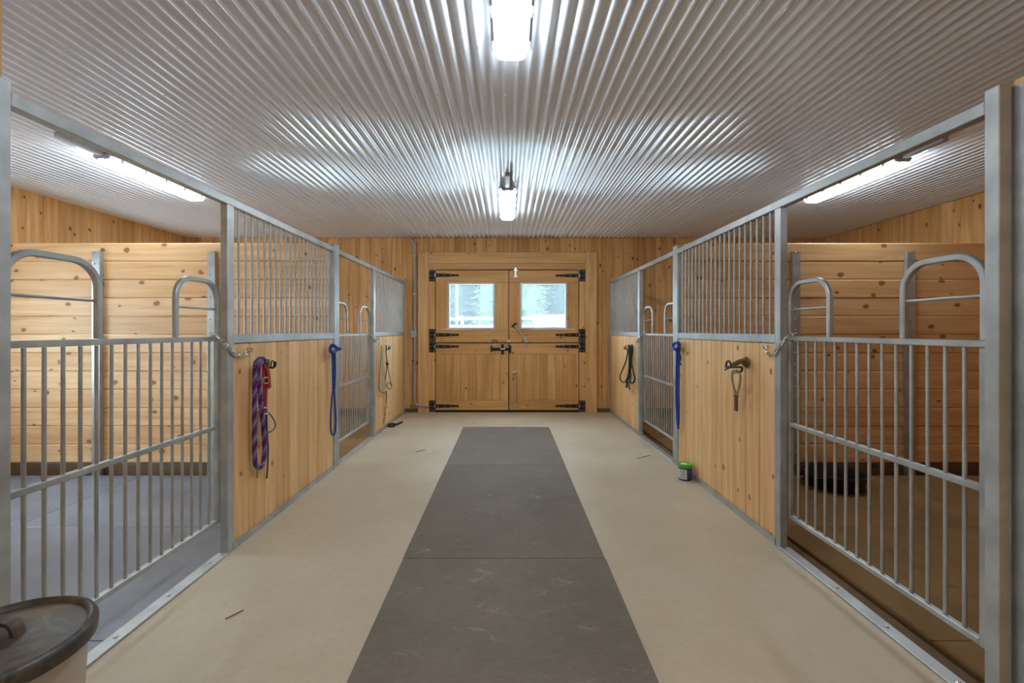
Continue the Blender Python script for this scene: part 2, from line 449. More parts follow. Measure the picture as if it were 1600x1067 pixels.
# wall behind the photographer and the walls of the rooms beside the aisle there
tag(MB().box(-XS-.1, XS+.1, YB-.12, YB, -.2, CEIL+.03).obj('wall_back', 'pine_wall'), 'plain pine wall at the near end of the aisle', 'wall', kind='structure')
wl = tag(MB().box(-1.90, -1.795, YB, 1.571, 0, CEIL+.006).obj('wall_near_left', 'pine_wall'), 'full height pine wall ending at the steel post by the bin', 'wall', kind='structure')
for i in range(24): plank(wl, .1815, .02, CEIL+.006, 'pine_wall', (-1.785, 1.571-.0915-i*.183, 0), (0, 0, PI/2))
tag(MB().box(-XS, -1.90, 1.45, 1.5, ZS, CEIL+.006).obj('wall_near_left_stall', 'pine_divider'), 'near cross wall of the daylit stall', 'wall', kind='structure')
wr = tag(MB().box(1.835, 1.93, YB, 1.60, 0, 2.29).obj('wall_near_right', 'pine_wall'), 'pine wall behind the right-hand double steel post', 'wall', kind='structure')
wr['label'] = 'lower pine wall ending at the double steel post'
for i in range(24): plank(wr, .1815, .025, 2.29, 'pine_wall', (1.8225, 1.60-.0915-i*.183, 0), (0, 0, PI/2))
tag(MB().box(1.93, XS, 1.45, 1.5, ZS, 2.29).obj('wall_near_right_stall', 'pine_divider'), 'near cross wall of the stall with the black feed tub', 'wall', kind='structure')
# dark kick boards
for s, nm in ((-1, 'left'), (1, 'right')):
    xs = (1.53, XS)
    o = plank(None, .14, .03, xs[1]-xs[0], 'kick_board', (s*xs[0], YF-.015, -.002), (0, PI/2*s, 0), 'baseboard_far_'+nm)
    tag(o, 'dark kick board along the foot of the end wall %s' % ('by the grey conduit' if s < 0 else 'on the side away from the conduit'), 'baseboard', kind='structure')

# ================================================================== lamps
def lamp(x, yc, label, drop=0.0):
    t = thing('ceiling_light', label, 'light', (x, yc, CEIL), 'sealed strip lights on the ceiling')
    L = .61; z0 = 2.872-drop
    n = 10
    def ring(wd, zt, zb, y):                       # open-bottomed trough section, bottom rounded
        return [(x+wd*math.cos(PI+PI*i/n), y, zt+(zt-zb)*math.sin(PI+PI*i/n)*1.0) for i in range(n+1)]
    tray = MB().box(x-.094, x+.094, yc-L+.002, yc+L-.002, (2.926-drop), (2.950-drop), .005)
    tray.obj('housing', 'lamp_tray', t)
    # lens: rounded diffuser, tapered to its ends
    mb = MB(); secs = [(-L+.004, .072, (2.902-drop)), (-L+.02, .082, (2.882-drop)), (-L+.05, .086, z0), (L-.05, .086, z0), (L-.02, .082, (2.882-drop)), (L-.004, .072, (2.902-drop))]
    for (dy, wd, zb) in secs:
        for i in range(n+1):
            a = PI*i/n; ca = math.cos(a); sa = math.sin(a)
            sx = math.copysign(abs(ca)**.55, ca); sz = sa**.6
            mb.v.append((x-wd*sx, yc+dy, (2.926-drop)-((2.926-drop)-zb)*sz))
    for j in range(len(secs)-1):
        for i in range(n):
            a = j*(n+1)+i; mb.f.append([a, a+1, a+n+2, a+n+1])
    mb.f.append(list(range(n+1))[::-1]); mb.f.append([(len(secs)-1)*(n+1)+i for i in range(n+1)])
    mb.f = [f[::-1] for f in mb.f]
    mb.obj('diffuser', 'lamp_lens', t, True)
    cm = None
    for dy in (-.52, -.26, 0, .26, .52):
        for sx in (-1, 1):
            if cm is None: cm = MB().box(-.008, .008, -.016, .016, -.03, .012, .003).mesh('clip', 'clip_plastic')
            link(cm, 'clip', t, (x+sx*.095, yc+dy, (2.925-drop)))
    for dy in (-.4, .4): MB().box(x-(.004 if drop else .02), x+(.004 if drop else .02), yc+dy-(.004 if drop else .03), yc+dy+(.004 if drop else .03), (2.950-drop), CEIL+.002).obj('mounting_bracket', 'zinc', t)
    MB().box(x-.026, x+.026, yc-L-.40, yc-L-.02, 2.925, CEIL, .006).obj('junction_box', 'grey_pvc', t)
    MB().box(x-.070, x+.070, yc-L-.012, yc-L+.012, 2.905-drop, 2.948-drop, .006).obj('end_cap', 'grey_pvc', t)
    if drop: MB().tube([(x, yc-L+.02, CEIL-.002-drop*.55), (x, yc-L+.02, CEIL)], .009, 8).obj('supply_cable', 'grey_pvc', t, True)
    for sx in (-1, 1): MB().tube([(x+sx*.035, yc-L-.014, 2.90-drop), (x+sx*.035, yc-L+.02, (2.90-drop))], .01, 8).obj('lamp_holder', 'clip_plastic', t, True)
lamp(.02, 1.87, 'bright strip light over the aisle above the nearer stall gates')
lamp(0, 5.43, 'bright strip light over the aisle towards the double doors')
lamp(-3.57, 4.54, 'bright strip light over the stalls with the grey daylit floor')
lamp(3.54, 4.61, 'bright strip light over the stalls with the brown floor')
lamp(0, -1.6, 'unseen strip light added over the near end of the aisle')  # added behind the camera to help light the aisle
lamp(3.6, -1.0, 'unseen strip light added over the room behind the low pine wall')  # extra lamp out of view, added for more light

# ================================================================== dividers between stalls
def divider(s):
    nm = 'the grey daylit stall' if s < 0 else 'the stall with the black feed tub'
    t = thing('stall_partition', 'partition of horizontal pine boards at the back of '+nm, 'partition', (s*3.6, 4.55, ZS), 'board partitions between stalls')
    x0, x1 = 1.80, XS-.002; bw = .186
    plank(t, .13, .038, x1-x0, 'kick_board', (s*x0, 4.55, ZS+.065), (0, PI/2*s, 0), 'kick_board')
    for i in range(12):
        j = random.uniform(-.004, .004)
        plank(t, bw-.0012, .038, x1-x0, 'pine_divider', (s*x0, 4.55+j, ZS+.13+(i+.5)*bw), (0, PI/2*s, 0), 'plank', .009)
    for px in ((2.98, 4.14) if s < 0 else (2.905, 4.06)):
        ch = MB().box(s*px-.039, s*px+.039, 4.483, 4.489, ZS, 2.19).box(s*px-.039, s*px-.033, 4.489, 4.526, ZS, 2.19).box(s*px+.033, s*px+.039, 4.489, 4.526, ZS, 2.19).obj('channel', 'galvanised', t)
        bm_ = MB()
        bolt = None
        for k in range(20):
            z = .05+k*.112
            if bolt is None: bolt = MB().rev([(.009, 0), (.009, .004), (.005, .007)], (0,0,0), 8).mesh('bolt', 'zinc')
            link(bolt, 'bolt', ch, (s*px-.012, 4.483, z), (PI/2, 0, 0))
divider(-1); divider(1)

# rubber mats
def mat_obj(name, x0, x1, y0, y1, z, h, mat, label, group):
    o = MB().box(-(x1-x0)/2, (x1-x0)/2, -(y1-y0)/2, (y1-y0)/2, 0, h, .003).obj(name, mat)
    o.location = ((x0+x1)/2, (y0+y1)/2, z); tag(o, label, 'mat', group); return o
g = 'rubber mats down the aisle'
mat_obj('rubber_mat', -.632, .592, 4.572, 6.37, 0, .016, 'rubber_aisle', 'dark rubber aisle mat lying closest to the double doors', g)
mat_obj('rubber_mat', -.635, .590, 2.703, 4.568, 0, .016, 'rubber_aisle', 'dark rubber aisle mat between the two other mats', g)
mat_obj('rubber_mat', -.632, .594, .865, 2.698, 0, .016, 'rubber_aisle', 'dark rubber aisle mat farthest from the double doors', g)
for s in (-1, 1):
    mt = 'rubber_stall_daylight' if s < 0 else 'rubber_stall_dirty'
    lb = 'grey rubber mat in the daylit stall' if s < 0 else 'dusty brown mat in the feed tub stall'
    for (y0, y1, row) in ((1.505, 2.09, 'farthest from the partition'), (2.093, 3.30, 'one row off the partition'), (3.303, 4.475, 'against the partition')):
        for (x0, x1, cl) in ((1.815 if s < 0 else 1.985, 3.65, 'gate side'), (3.653, 5.38, 'outer wall side')):
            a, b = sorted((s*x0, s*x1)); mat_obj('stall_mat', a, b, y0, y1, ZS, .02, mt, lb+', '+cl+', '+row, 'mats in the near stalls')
    lb = 'brown mat behind the pale hanging cords' if s < 0 else 'brown mat behind the black coiled rope'
    for (y0, y1, row) in ((4.58, 6.05, 'along the board partition'), (6.053, 7.55, 'along the end wall')):
        for (x0, x1, cl) in ((1.815 if s < 0 else 1.985, 3.65, 'gate side'), (3.653, 5.38, 'outer wall side')):
            a, b = sorted((s*x0, s*x1)); mat_obj('stall_mat', a, b, y0, y1, ZS, .02, 'rubber_stall_dirty', lb+', '+cl+', '+row, 'mats in the far stalls')

# ================================================================== stall fronts
Z_HT, Z_HB = 2.232, 2.182        # header rail
Z_MT, Z_MB = 1.370, 1.312        # middle rail
BARM = {}
def bar_mesh(L, r):
    k = (round(L, 3), r)
    if k not in BARM: BARM[k] = MB().tube([(0,0,0), (0,0,L)], r, 10).mesh('bar', 'galvanised_bar', True)
    return BARM[k]
POST = {-1: dict(near=(1.515,1.565), gate=(2.773,2.831), mid=(4.49,4.61), third=(5.80,5.885), end=(7.50,7.56)),
         1: dict(near=(1.579,1.629), gate=(2.848,2.900), mid=(4.577,4.70), third=(5.89,5.96), end=(7.55,7.598))}
WHO = {-1: dict(p1='the striped rope', p2='the pale hanging cords'), 1: dict(p1='the brown strap', p2='the black coiled rope')}
def front(s):
    P = POST[s]; X = lambda a: s*a
    nm = WHO[s]
    gl = 'galvanised steel posts of the stall fronts'
    lab = dict(near='galvanised steel post at the near end of the row with %s' % ('the bin' if s < 0 else 'the green-lidded jar'),
               gate='galvanised steel post between the near gate and the panel with '+nm['p1'],
               mid='double steel post behind the blue halter rope next to %s' % nm['p1'],
               third='galvanised steel post between the far gate and the panel with '+nm['p2'],
               end='thin steel end post against the end wall beside '+nm['p2'])
    for k, top in (('near', 2.267), ('gate', Z_HB), ('mid', 2.272), ('third', Z_HB), ('end', 2.272)):
        y0, y1 = P[k]
        if k == 'mid':
            t = thing('stall_post', lab[k], 'post', (X(W+.025), (y0+y1)/2, 0), gl); ym = (y0+y1)/2
            MB().box(X(W), X(W+.045), y0, ym-.001, 0, top, .003).obj('upright', 'galvanised', t)
            MB().box(X(W), X(W+.045), ym+.001, y1, 0, top, .003).obj('upright', 'galvanised', t)
        else:
            o = MB().box(X(W), X(W+.047), y0, y1, 0, top, .003).obj('stall_post', 'galvanised'); tag(o, lab[k], 'post', gl)
    # header rails
    for (a, b, lb) in ((P['near'][1], P['mid'][0], 'galvanised header rail above the near gate and '+nm['p1']), (P['mid'][1], P['end'][0], 'galvanised header rail above the far gate and '+nm['p2'])):
        o = MB().box(X(W+.001), X(W+.045), a, b, Z_HB, Z_HT, .003).obj('header_rail', 'galvanised'); tag(o, lb, 'rail', 'header rails of the stall fronts')
    # panels
    for (a, b, lb) in ((P['gate'][1], P['mid'][0], 'stall front panel of pine boards under steel bars, holding '+nm['p1']), (P['third'][1], P['end'][0], 'stall front panel of pine boards under steel bars, holding '+nm['p2'])):
        t = thing('stall_front_panel', lb, 'stall panel', (X(W+.025), (a+b)/2, 0), 'stall front panels')
        MB().box(X(W+.001), X(W+.045), a, b, Z_MB, Z_MT, .003).obj('middle_rail', 'galvanised', t)
        MB().box(X(W-.004), X(W+.001), a, b, 0, .045).box(X(W+.001), X(W+.05), a, b, 0, .006).obj('base_channel', 'galvanised', t)
        for y in (a, b-.012): MB().box(X(W+.004), X(W+.042), y, y+.012, .006, Z_MB).obj('stile', 'galvanised', t)
        MB().box(X(W+.004), X(W+.042), a, a+.012, Z_MT, Z_HB).obj('stile', 'galvanised', t); MB().box(X(W+.004), X(W+.042), b-.012, b, Z_MT, Z_HB).obj('stile', 'galvanised', t)
        a2, b2 = a+.012, b-.012
        n = round((b2-a2)/.176); ww = (b2-a2)/n
        for i in range(n): plank(t, ww-.0025, .034, Z_MB-.008, 'pine_panel', (X(W+.027), a2+(i+.5)*ww, .008), (0, 0, PI/2), 'plank', .007)
        n = round((b2-a2)/.0795); st = (b2-a2)/n
        for i in range(1, n): link(bar_mesh(Z_HB-Z_MT, .0078), 'bar', t, (X(W+.022), a2+i*st, Z_MT))
    # gates
    for (a, b, lb, who) in ((P['near'][1], P['gate'][0], 'closed barred steel gate beside the panel with '+nm['p1'], 'p1'), (P['mid'][1], P['third'][0], 'closed barred steel gate beside the panel with '+nm['p2'], 'p2')):
        y0, y1 = a+(.012 if s < 0 and who == 'p1' else .042), b+.012; xc = W+.066; h = .0135
        t = thing('stall_gate', lb, 'gate', (X(xc), (y0+y1)/2, .195), 'yoke gates of the stalls')
        for y in (y0+h, y1-h): MB().box(X(xc-h), X(xc+h), y-h, y+h, .195, 1.328, .003).obj('stile', 'galvanised', t)
        for nme, z in (('top_bar', 1.343), ('middle_bar', .795), ('bottom_bar', .210)):
            e = 0 if nme == 'top_bar' else 2*h
            MB().box(X(xc-h), X(xc+h), y0+e, y1-e, z-h, z+h, .003).obj(nme, 'galvanised', t)
        n = round((y1-y0-2*h)/.075); st = (y1-y0-2*h)/n
        for i in range(1, n):
            y = y0+h+i*st+(0)
            link(bar_mesh(1.328-.810, .0078), 'bar', t, (X(xc), y, .810)); link(bar_mesh(.780-.225, .0078), 'bar', t, (X(xc), y, .225))
        for (ya, yb) in ((y0+h, y0+(.39 if s < 0 and who == 'p1' else .36)), (y1-.36, y1-h)):
            zt = 1.690; r = .115; pts = [(X(xc), ya, 1.358)]
            for k in range(9):
                an = PI-PI/2*k/8; pts.append((X(xc), ya+r+r*math.cos(an), zt-r+r*math.sin(an)))
            for k in range(9):
                an = PI/2-PI/2*k/8; pts.append((X(xc), yb-r+r*math.cos(an), zt-r+r*math.sin(an)))
            pts.append((X(xc), yb, 1.358))
            q = .013; c = .004
            lo = MB().sweep(pts, [(-q, -q+c), (-q+c, -q), (q-c, -q), (q, -q+c), (q, q-c), (q-c, q), (-q+c, q), (-q, q-c)], bin=(1, 0, 0)).obj('yoke_loop', 'galvanised', t, True)
            MB().tube([(X(xc), ya+q, 1.525), (X(xc), yb-q, 1.525)], .0065, 8).obj('cross_rod', 'galvanised_bar', lo, True)
        o = MB().box(X(W-.004), X(W+.062), a-.003, b+.003, 0, .012, .003).obj('threshold_strip', 'galvanised')
        bo = MB().rev([(.010, 0), (.010, .004), (.006, .007)], (0,0,0), 8).mesh('bolt', 'zinc')
        for u in (.1, .37, .63, .9): link(bo, 'bolt', o, (X(W+.028), a+(b-a)*u, .012))
        tag(o, 'flat steel threshold strip under the gate beside '+nm[who], 'strip', 'steel threshold strips on the floor')
front(-1); front(1)
# second post and end channel at the right-hand near end
o = MB().box(1.796, 1.809, 1.552, 1.598, 0, 2.262, .002).obj('wall_channel', 'galvanised')
tag(o, 'galvanised end channel capping the low pine wall by the double steel post', 'channel')

# ================================================================== far doors
dy0 = 7.575
tr = thing('trim_2', 'wide pine casing framing the double doors', 'door frame', (0, 7.6, 0), kind='structure')
def tboard(parent, px0, px1, py0, py1, y0, y1, horiz, name='casing_board', mat='pine_trim'):
    x0, x1, z1, z0 = FX(px0), FX(px1), FZ(py0), max(.0, FZ(py1))
    if horiz: return plank(parent, z1-z0, y1-y0, x1-x0, mat, (x0, (y0+y1)/2, (z0+z1)/2), (0, PI/2, 0), name, .004)
    return plank(parent, x1-x0, y1-y0, z1-z0, mat, ((x0+x1)/2, (y0+y1)/2, z0), (0, 0, 0), name, .004)
tboard(tr, 653.5, 669.5, 394.5, 700, 7.555, 7.60, False); tboard(tr, 914.8, 932.5, 394.5, 700, 7.555, 7.60, False)
tboard(tr, 669.8, 914.5, 394.5, 411.5, 7.555, 7.60, True)
tboard(tr, 667.5, 680.0, 421.6, 700, 7.575, 7.66, False, 'jamb'); tboard(tr, 905.0, 917, 421.6, 700, 7.575, 7.66, False, 'jamb')
tboard(tr, 667.5, 917, 409.5, 420.8, 7.575, 7.66, True, 'head_jamb')
ds = MB().box(FX(793), FX(798), 7.636, 7.65, .0, FZ(422)).box(FX(681), FX(904), 7.627, 7.65, FZ(541), FZ(531)).box(FX(681), FX(904), 7.626, 7.65, 0, .09).box(FX(681), FX(904), 7.626, 7.65, FZ(426), FZ(421)).box(FX(680), FX(685), 7.626, 7.65, 0, FZ(422)).box(FX(900), FX(905), 7.626, 7.65, 0, FZ(422))
ds.obj('door_stop', 'kick_board', tr)
def hinge(parent, hx, side, py_c, py0, py1, straps):
    # side -1: plate on the left jamb, strap to the right
    xa, xb = (FX(670.7), FX(680.0)) if side < 0 else (FX(905.0), FX(914.6))
    h = MB().box(xa, xb, dy0-.006, dy0, FZ(py1), FZ(py0), .001).obj('hinge', 'black_iron', parent, label='black iron strap hinge')
    hole = MB().rev([(.008, 0), (.008, .003), (.004, .005)], (0,0,0), 8).mesh('screw_head', 'zinc')
    for k in range(int(round((py1-py0)/9))+1):
        for u in (.25, .75): link(hole, 'screw_head', h, (xa+(xb-xa)*u, dy0-.006, FZ(py0+2.5+k*(py1-py0-5)/max(1, round((py1-py0)/9)))), (PI/2, 0, 0))
    for py in straps:
        z = FZ(py); x0 = xb if side < 0 else xa; d = 1 if side < 0 else -1; L = FX(717.5)-FX(680.6)
        prof = [(0, .030), (.10*L, .030), (.55*L, .026), (.85*L, .016), (.90*L, .012), (.93*L, .021), (.97*L, .021), (L, .006)]
        top = [(x0+d*u, z+v) for u, v in prof]; bot = [(x0+d*u, z-v) for u, v in prof][::-1]; pts = top+bot; n = len(pts)
        mb = MB().add([(p[0], dy0-.007, p[1]) for p in pts]+[(p[0], dy0, p[1]) for p in pts],
                      [list(range(n)) if d < 0 else list(range(n))[::-1], list(range(n, 2*n))]+[[i, (i+1) % n, n+(i+1) % n, n+i] for i in range(n)])
        st = mb.obj('strap', 'black_iron', h)
        MB().tube([(x0, dy0-.008, z-.034), (x0, dy0-.008, z+.034)], .009, 8).obj('knuckle', 'zinc', h, True)
        for u in (.12, .40, .66): link(hole, 'screw_head', h, (x0+d*u*L, dy0-.007, z), (PI/2, 0, 0))
def leaf_up(name, pxa, pxb, wx0, wx1, label, hs):
    t = thing(name, label, 'door', (FX((pxa+pxb)/2), dy0, FZ(535.3)), kind='structure'); y0, y1 = dy0, dy0+.05
    tboard(t, pxa, pxb, 422.3, 441.5, y0, y1, True, 'rail', 'pine_door'); tboard(t, pxa, pxb, 514.3, 534.9, y0, y1, True, 'rail', 'pine_door')
    tboard(t, pxa, wx0, 441.7, 514.1, y0+.001, y1, False, 'stile', 'pine_door'); tboard(t, wx1, pxb, 441.7, 514.1, y0+.001, y1, False, 'stile', 'pine_door')
    f = MB(); e = 3.0
    for (a, b, c, d) in ((wx0, wx0+e, 441.7, 514.1), (wx1-e, wx1, 441.7, 514.1), (wx0+e, wx1-e, 441.7, 441.7+e*.8), (wx0+e, wx1-e, 514.1-e*.8, 514.1)):
        f.box(FX(a), FX(b), y0-.006, y1, FZ(d), FZ(c))
    f.obj('window_frame', 'window_white', t)
    MB().box(FX(wx0+e), FX(wx1-e), y0+.02, y0+.024, FZ(511.6), FZ(444.2)).obj('pane', 'dusty_glass', t)
    return t
def leaf_low(name, pxa, pxb, label):
    t = thing(name, label, 'door', (FX((pxa+pxb)/2), dy0, .03), kind='structure'); y0, y1 = dy0, dy0+.05
    tboard(t, pxa, pxb, 536.5, 553, y0, y1, True, 'rail', 'pine_door'); tboard(t, pxa, pxb, 625.3, 640.6, y0, y1, True, 'rail', 'pine_door')
    MB().box(FX(pxa), FX(pxb), y1, y1+.01, FZ(640), FZ(537)).obj('back_panel', 'pine_door', t)
    n = 9; ww = (pxb-pxa)/n
    for i in range(n): tboard(t, pxa+i*ww+.06, pxa+(i+1)*ww-.06, 553.1, 625.2, y0+.004, y1, False, 'plank', 'pine_door')
    return t
d1 = leaf_up('door_1', 681.1, 794.2, 699.5, 773.5, 'upper door leaf whose pane shows the pole outside', -1)
d2 = leaf_up('door_2', 795.8, 904.0, 812.2, 886.3, 'upper door leaf whose pane shows the shed outside', 1)
d3 = leaf_low('door_3', 681.1, 794.2, 'lower door leaf carrying the black slide bolt')
d4 = leaf_low('door_4', 795.8, 904.0, 'lower door leaf carrying the upright drop bolt')
hinge(d1, 0, -1, 430, 421.6, 439.6, [430]); hinge(d1, 0, -1, 523, 514, 531.8, [523]); hinge(d3, 0, -1, 541, 532.2, 550.5, [541.3]); hinge(d3, 0, -1, 634, 625.6, 643, [634.2])
hinge(d2, 0, 1, 430, 421.6, 439.6, [430.5]); hinge(d2, 0, 1, 523, 514, 531.8, [523.2]); hinge(d4, 0, 1, 541, 532.2, 550.5, [541.3]); hinge(d4, 0, 1, 634, 625.6, 643, [634.2])
tag(MB().box(FX(680), FX(905), 7.60, 7.68, 0, .012).obj('trim_3', 'black_iron'), 'dark sill under the double doors', 'sill', kind='structure')
# slide bolt, black
def fb(px0, px1, py0, py1, y0, y1, ch=.002): return MB().box(FX(px0), FX(px1), y0, y1, FZ(py1), FZ(py0), ch)
sb = fb(769, 794.2, 543.3, 547.6, dy0-.018, dy0, .003).obj('slide_bolt', 'black_iron', d3, label='black iron slide bolt')
fb(766.8, 769.6, 540.2, 549.2, dy0-.03, dy0).obj('knob', 'black_iron', sb); fb(783.2, 787.2, 537.8, 553.2, dy0-.024, dy0).obj('strap_plate', 'black_iron', sb)
MB().tube([far_pt(782, 545.4, dy0-.03), far_pt(789, 545.0, dy0-.03)], .008, 8).obj('bolt_handle', 'zinc', sb, True)
fb(795.8, 798.8, 539.6, 551.4, dy0-.022, dy0).obj('keeper', 'black_iron', d4, label='black keeper of the slide bolt')
fb(763.0, 766.6, 527.8, 535.1, dy0-.016, dy0).obj('bracket', 'zinc', d1, label='small zinc bracket'); fb(763.4, 766.2, 536.6, 540.5, dy0-.014, dy0).obj('bracket', 'zinc', d3)
MB().tube([far_pt(769.5, 531.2, dy0-.008), far_pt(777.5, 532.4, dy0-.008)], .009, 8).obj('pull_handle', 'brown_leather', d1, True, 'short brown bar handle')
fb(793.0, 796.4, 530.5, 535.0, dy0-.02, dy0-.001).obj('latch_tab', 'window_white', d1, label='small white latch tab')
# T-handled bar on the right upper leaf
hb = MB().tube([far_pt(804.5, 508.5, dy0-.02), far_pt(821, 531.6, dy0-.02)], .012, 8).obj('swing_bar', 'zinc', d2, True, 'slanting steel bar with a T grip')
MB().tube([far_pt(800.2, 510.2, dy0-.02), far_pt(806.8, 505.0, dy0-.02)], .016, 8).obj('grip', 'black_iron', hb, True)
fb(819.2, 823.8, 526.5, 535.1, dy0-.03, dy0).obj('bracket', 'zinc', d2); fb(819.8, 823.4, 536.6, 541.0, dy0-.016, dy0).obj('bracket', 'zinc', d4)
for px in (820.0, 823.6): MB().rev([(.008, -.01), (.008, .01)], far_pt(px, 522.8, dy0-.006), 8, 1).obj('bolt', 'brown_leather', d2)
bb = fb(804.2, 807.0, 418.0, 433.5, dy0-.016, dy0).obj('barrel_bolt', 'zinc', d2, label='zinc barrel bolt at the door head'); 
for py in (422.5, 432.3): fb(802.2, 809.2, py-1, py+1, dy0-.02, dy0).obj('clamp', 'zinc', bb)
cb = MB().tube([far_pt(804.9, 580.5, dy0-.022), far_pt(804.9, 639.8, dy0-.022)], .011, 8).obj('drop_bolt', 'zinc', d4, True, 'upright steel drop bolt')
MB().tube([far_pt(800.8, 582, dy0-.024), far_pt(806.6, 580.4, dy0-.024)], .012, 8).obj('bolt_handle', 'zinc', cb, True)
for py in (597, 632.5): fb(802.6, 807.4, py-1.6, py+1.6, dy0-.036, dy0).obj('guide', 'zinc', cb)

# conduit
yq = 7.577
cd = thing('electrical_conduit', 'grey plastic conduit running down the boards beside the door casing', 'conduit', far_pt(647.6, 634, yq))
pts = smooth_path([far_pt(640.2, 368.5, yq), far_pt(642.5, 374, yq), far_pt(647.4, 382.5, yq), far_pt(648.4, 390, yq), far_pt(648.2, 520, yq)], 5)
MB().tube(pts, .021, 10).obj('pipe', 'grey_pvc', cd, True)
pts = smooth_path([far_pt(648.2, 520, yq), far_pt(647.8, 600, yq), far_pt(647.8, 624, yq), far_pt(649.4, 630.8, yq), far_pt(654, 633.6, yq-.03), far_pt(666, 634.3, yq-.03)], 5)
MB().tube(pts, .021, 10).obj('pipe', 'grey_pvc', cd, True)
fb(642.4, 651.4, 516.2, 527.5, yq-.045, 7.6, .008).obj('junction_box', 'grey_pvc', cd)
MB().tube([far_pt(664.5, 634.3, yq-.03), far_pt(669, 634.6, yq-.03)], .03, 10).obj('coupling', 'zinc', cd, True)
for py in (400, 460, 575): fb(645.2, 651.2, py-1.4, py+1.4, yq-.026, 7.6, .003).obj('clip', 'zinc', cd)

# ================================================================== tack on the stall fronts
def pxs(s, org, sc, pts, offs):
    out = []
    for i, p in enumerate(pts):
        of = offs[i] if isinstance(offs, (list, tuple)) else offs
        out.append(side_pt(s, org[0]+p[0]/sc, org[1]+p[1]/sc, of))
    return out
def cord(name, parent, s, org, sc, pts, offs, r, mat, label=None, k=6, closed=False):
    return MB().tube(smooth_path(pxs(s, org, sc, pts, offs), k, closed), r, 8, closed).obj(name, mat, parent, True, label)
def strapf(name, parent, s, org, sc, pts, offs, wd, th, mat, label=None, k=5):
    """flat webbing lying against the panel: width along the wall, thin across"""
    P = smooth_path(pxs(s, org, sc, pts, offs), k)
    return MB().sweep(P, [(-wd/2, -th/2), (wd/2, -th/2), (wd/2, th/2), (-wd/2, th/2)], bin=(1, 0, 0)).obj(name, mat, parent, label=label)
def base_of(s, px, py): return side_pt(s, px, py, .02)
def hook(s, px, py, label, rad=.022):
    c = side_pt(s, px, py); t = thing('tack_hook', label, 'hook', c, 'tack hooks on the stall fronts')
    x = s*W
    MB().box(x, x+s*.012, c.y-.018, c.y+.018, c.z-.045, c.z+.035, .002).obj('back_plate', 'black_iron', t)
    pts = smooth_path([(x, c.y, c.z-.02), (x-s*.03, c.y, c.z-.028), (x-s*.05, c.y, c.z-.012), (x-s*.052, c.y, c.z+.02)], 5)
    MB().tube(pts, .006, 8).obj('prong', 'black_iron', t, True)
    pts = [(x-s*.03+.0, c.y+rad*math.cos(a), c.z+rad*1.2*math.sin(a)) for a in [2*PI*i/16 for i in range(16)]]
    MB().tube(pts, .005, 8, True).obj('ring', 'black_iron', t, True)
    return t
# 1 striped rope, halter (left, near panel)
O, sc = (370, 520), 4.45
hook(-1, 419.5, 569, 'black iron hook holding the striped rope')
t = thing('lead_rope', 'purple and teal striped lead rope looped over a black hook', 'rope', base_of(-1, 405, 732))
path = smooth_path(pxs(-1, O, sc, [(200,205),(175,180),(145,192),(127,240),(124,400),(122,600),(122,800),(128,905),(155,938),(186,900),(193,800),(184,660),(168,500),(155,350),(150,250),(165,200),(195,190)], [.07,.075,.07,.05,.04,.035,.035,.035,.035,.035,.035,.04,.045,.05,.06,.07,.07]), 8)
# resample for an even twist
L = [0]
for a, b in zip(path, path[1:]): L.append(L[-1]+(b-a).length)
tot = L[-1]; ns = 420; res = []
j = 0
for i in range(ns+1):
    d = tot*i/ns
    while j < len(path)-2 and L[j+1] < d: j += 1
    u = (d-L[j])/max(1e-9, L[j+1]-L[j]); res.append(path[j].lerp(path[j+1], u))
for k, mt in enumerate(('purple_cord', 'teal_cord', 'purple_cord', 'navy_cord')):
    pp = []
    for i, q in enumerate(res):
        tn = (res[min(i+1, ns)]-res[max(0, i-1)]).normalized(); Bv = Vector((1,0,0)); Bv = (Bv-tn*Bv.dot(tn)).normalized(); Nv = Bv.cross(tn)
        a = 2*PI*(i/ns*tot/.105)+k*PI/2
        pp.append(q+(Nv*math.cos(a)+Bv*math.sin(a))*.0085)
    MB().tube(pp, .0078, 6).obj('strand', mt, t, True)
cord('snap', t, -1, O, sc, [(150,740),(146,770),(158,800),(168,780),(155,755)], .055, .005, 'brass', closed=True)
t = thing('halter', 'dark red webbing halter hanging beside the striped rope', 'halter', base_of(-1, 415, 750))
strapf('cheek_strap', t, -1, O, sc, [(196,215),(205,300),(203,420),(200,545)], [.05,.03,.025,.02], .028, .006, 'red_web')
strapf('nose_band', t, -1, O, sc, [(210,240),(222,300),(228,385)], [.05,.045,.04], .034, .006, 'red_web')
strapf('crown_strap', t, -1, O, sc, [(182,215),(186,330),(190,440),(192,540)], [.04,.03,.02,.02], .02, .005, 'red_web')
cord('ring', t, -1, O, sc, [(180,330),(192,312),(212,312),(224,330),(212,350),(192,350)], .058, .0045, 'brass', closed=True)
cord('throat_cord', t, -1, O, sc, [(195,540),(235,570),(262,615),(266,655),(240,685),(205,692)], [.02,.04,.055,.055,.05,.03], .0055, 'grey_cord')
strapf('cheek_strap', t, -1, O, sc, [(204,545),(207,640),(210,740)], [.02,.02,.02], .02, .006, 'navy_cord')
strapf('tail_strap', t, -1, O, sc, [(210,735),(218,800),(214,930),(208,1012)], [.02,.02,.02,.015], .014, .005, 'dark_leather')
cord('buckle', t, -1, O, sc, [(180,530),(196,520),(212,532),(212,556),(194,566),(180,552)], .03, .005, 'zinc', closed=True)
cord('tie_cord', t, -1, O, sc, [(150,545),(140,650),(138,800),(143,930),(140,1010)], .016, .0035, 'olive_web')
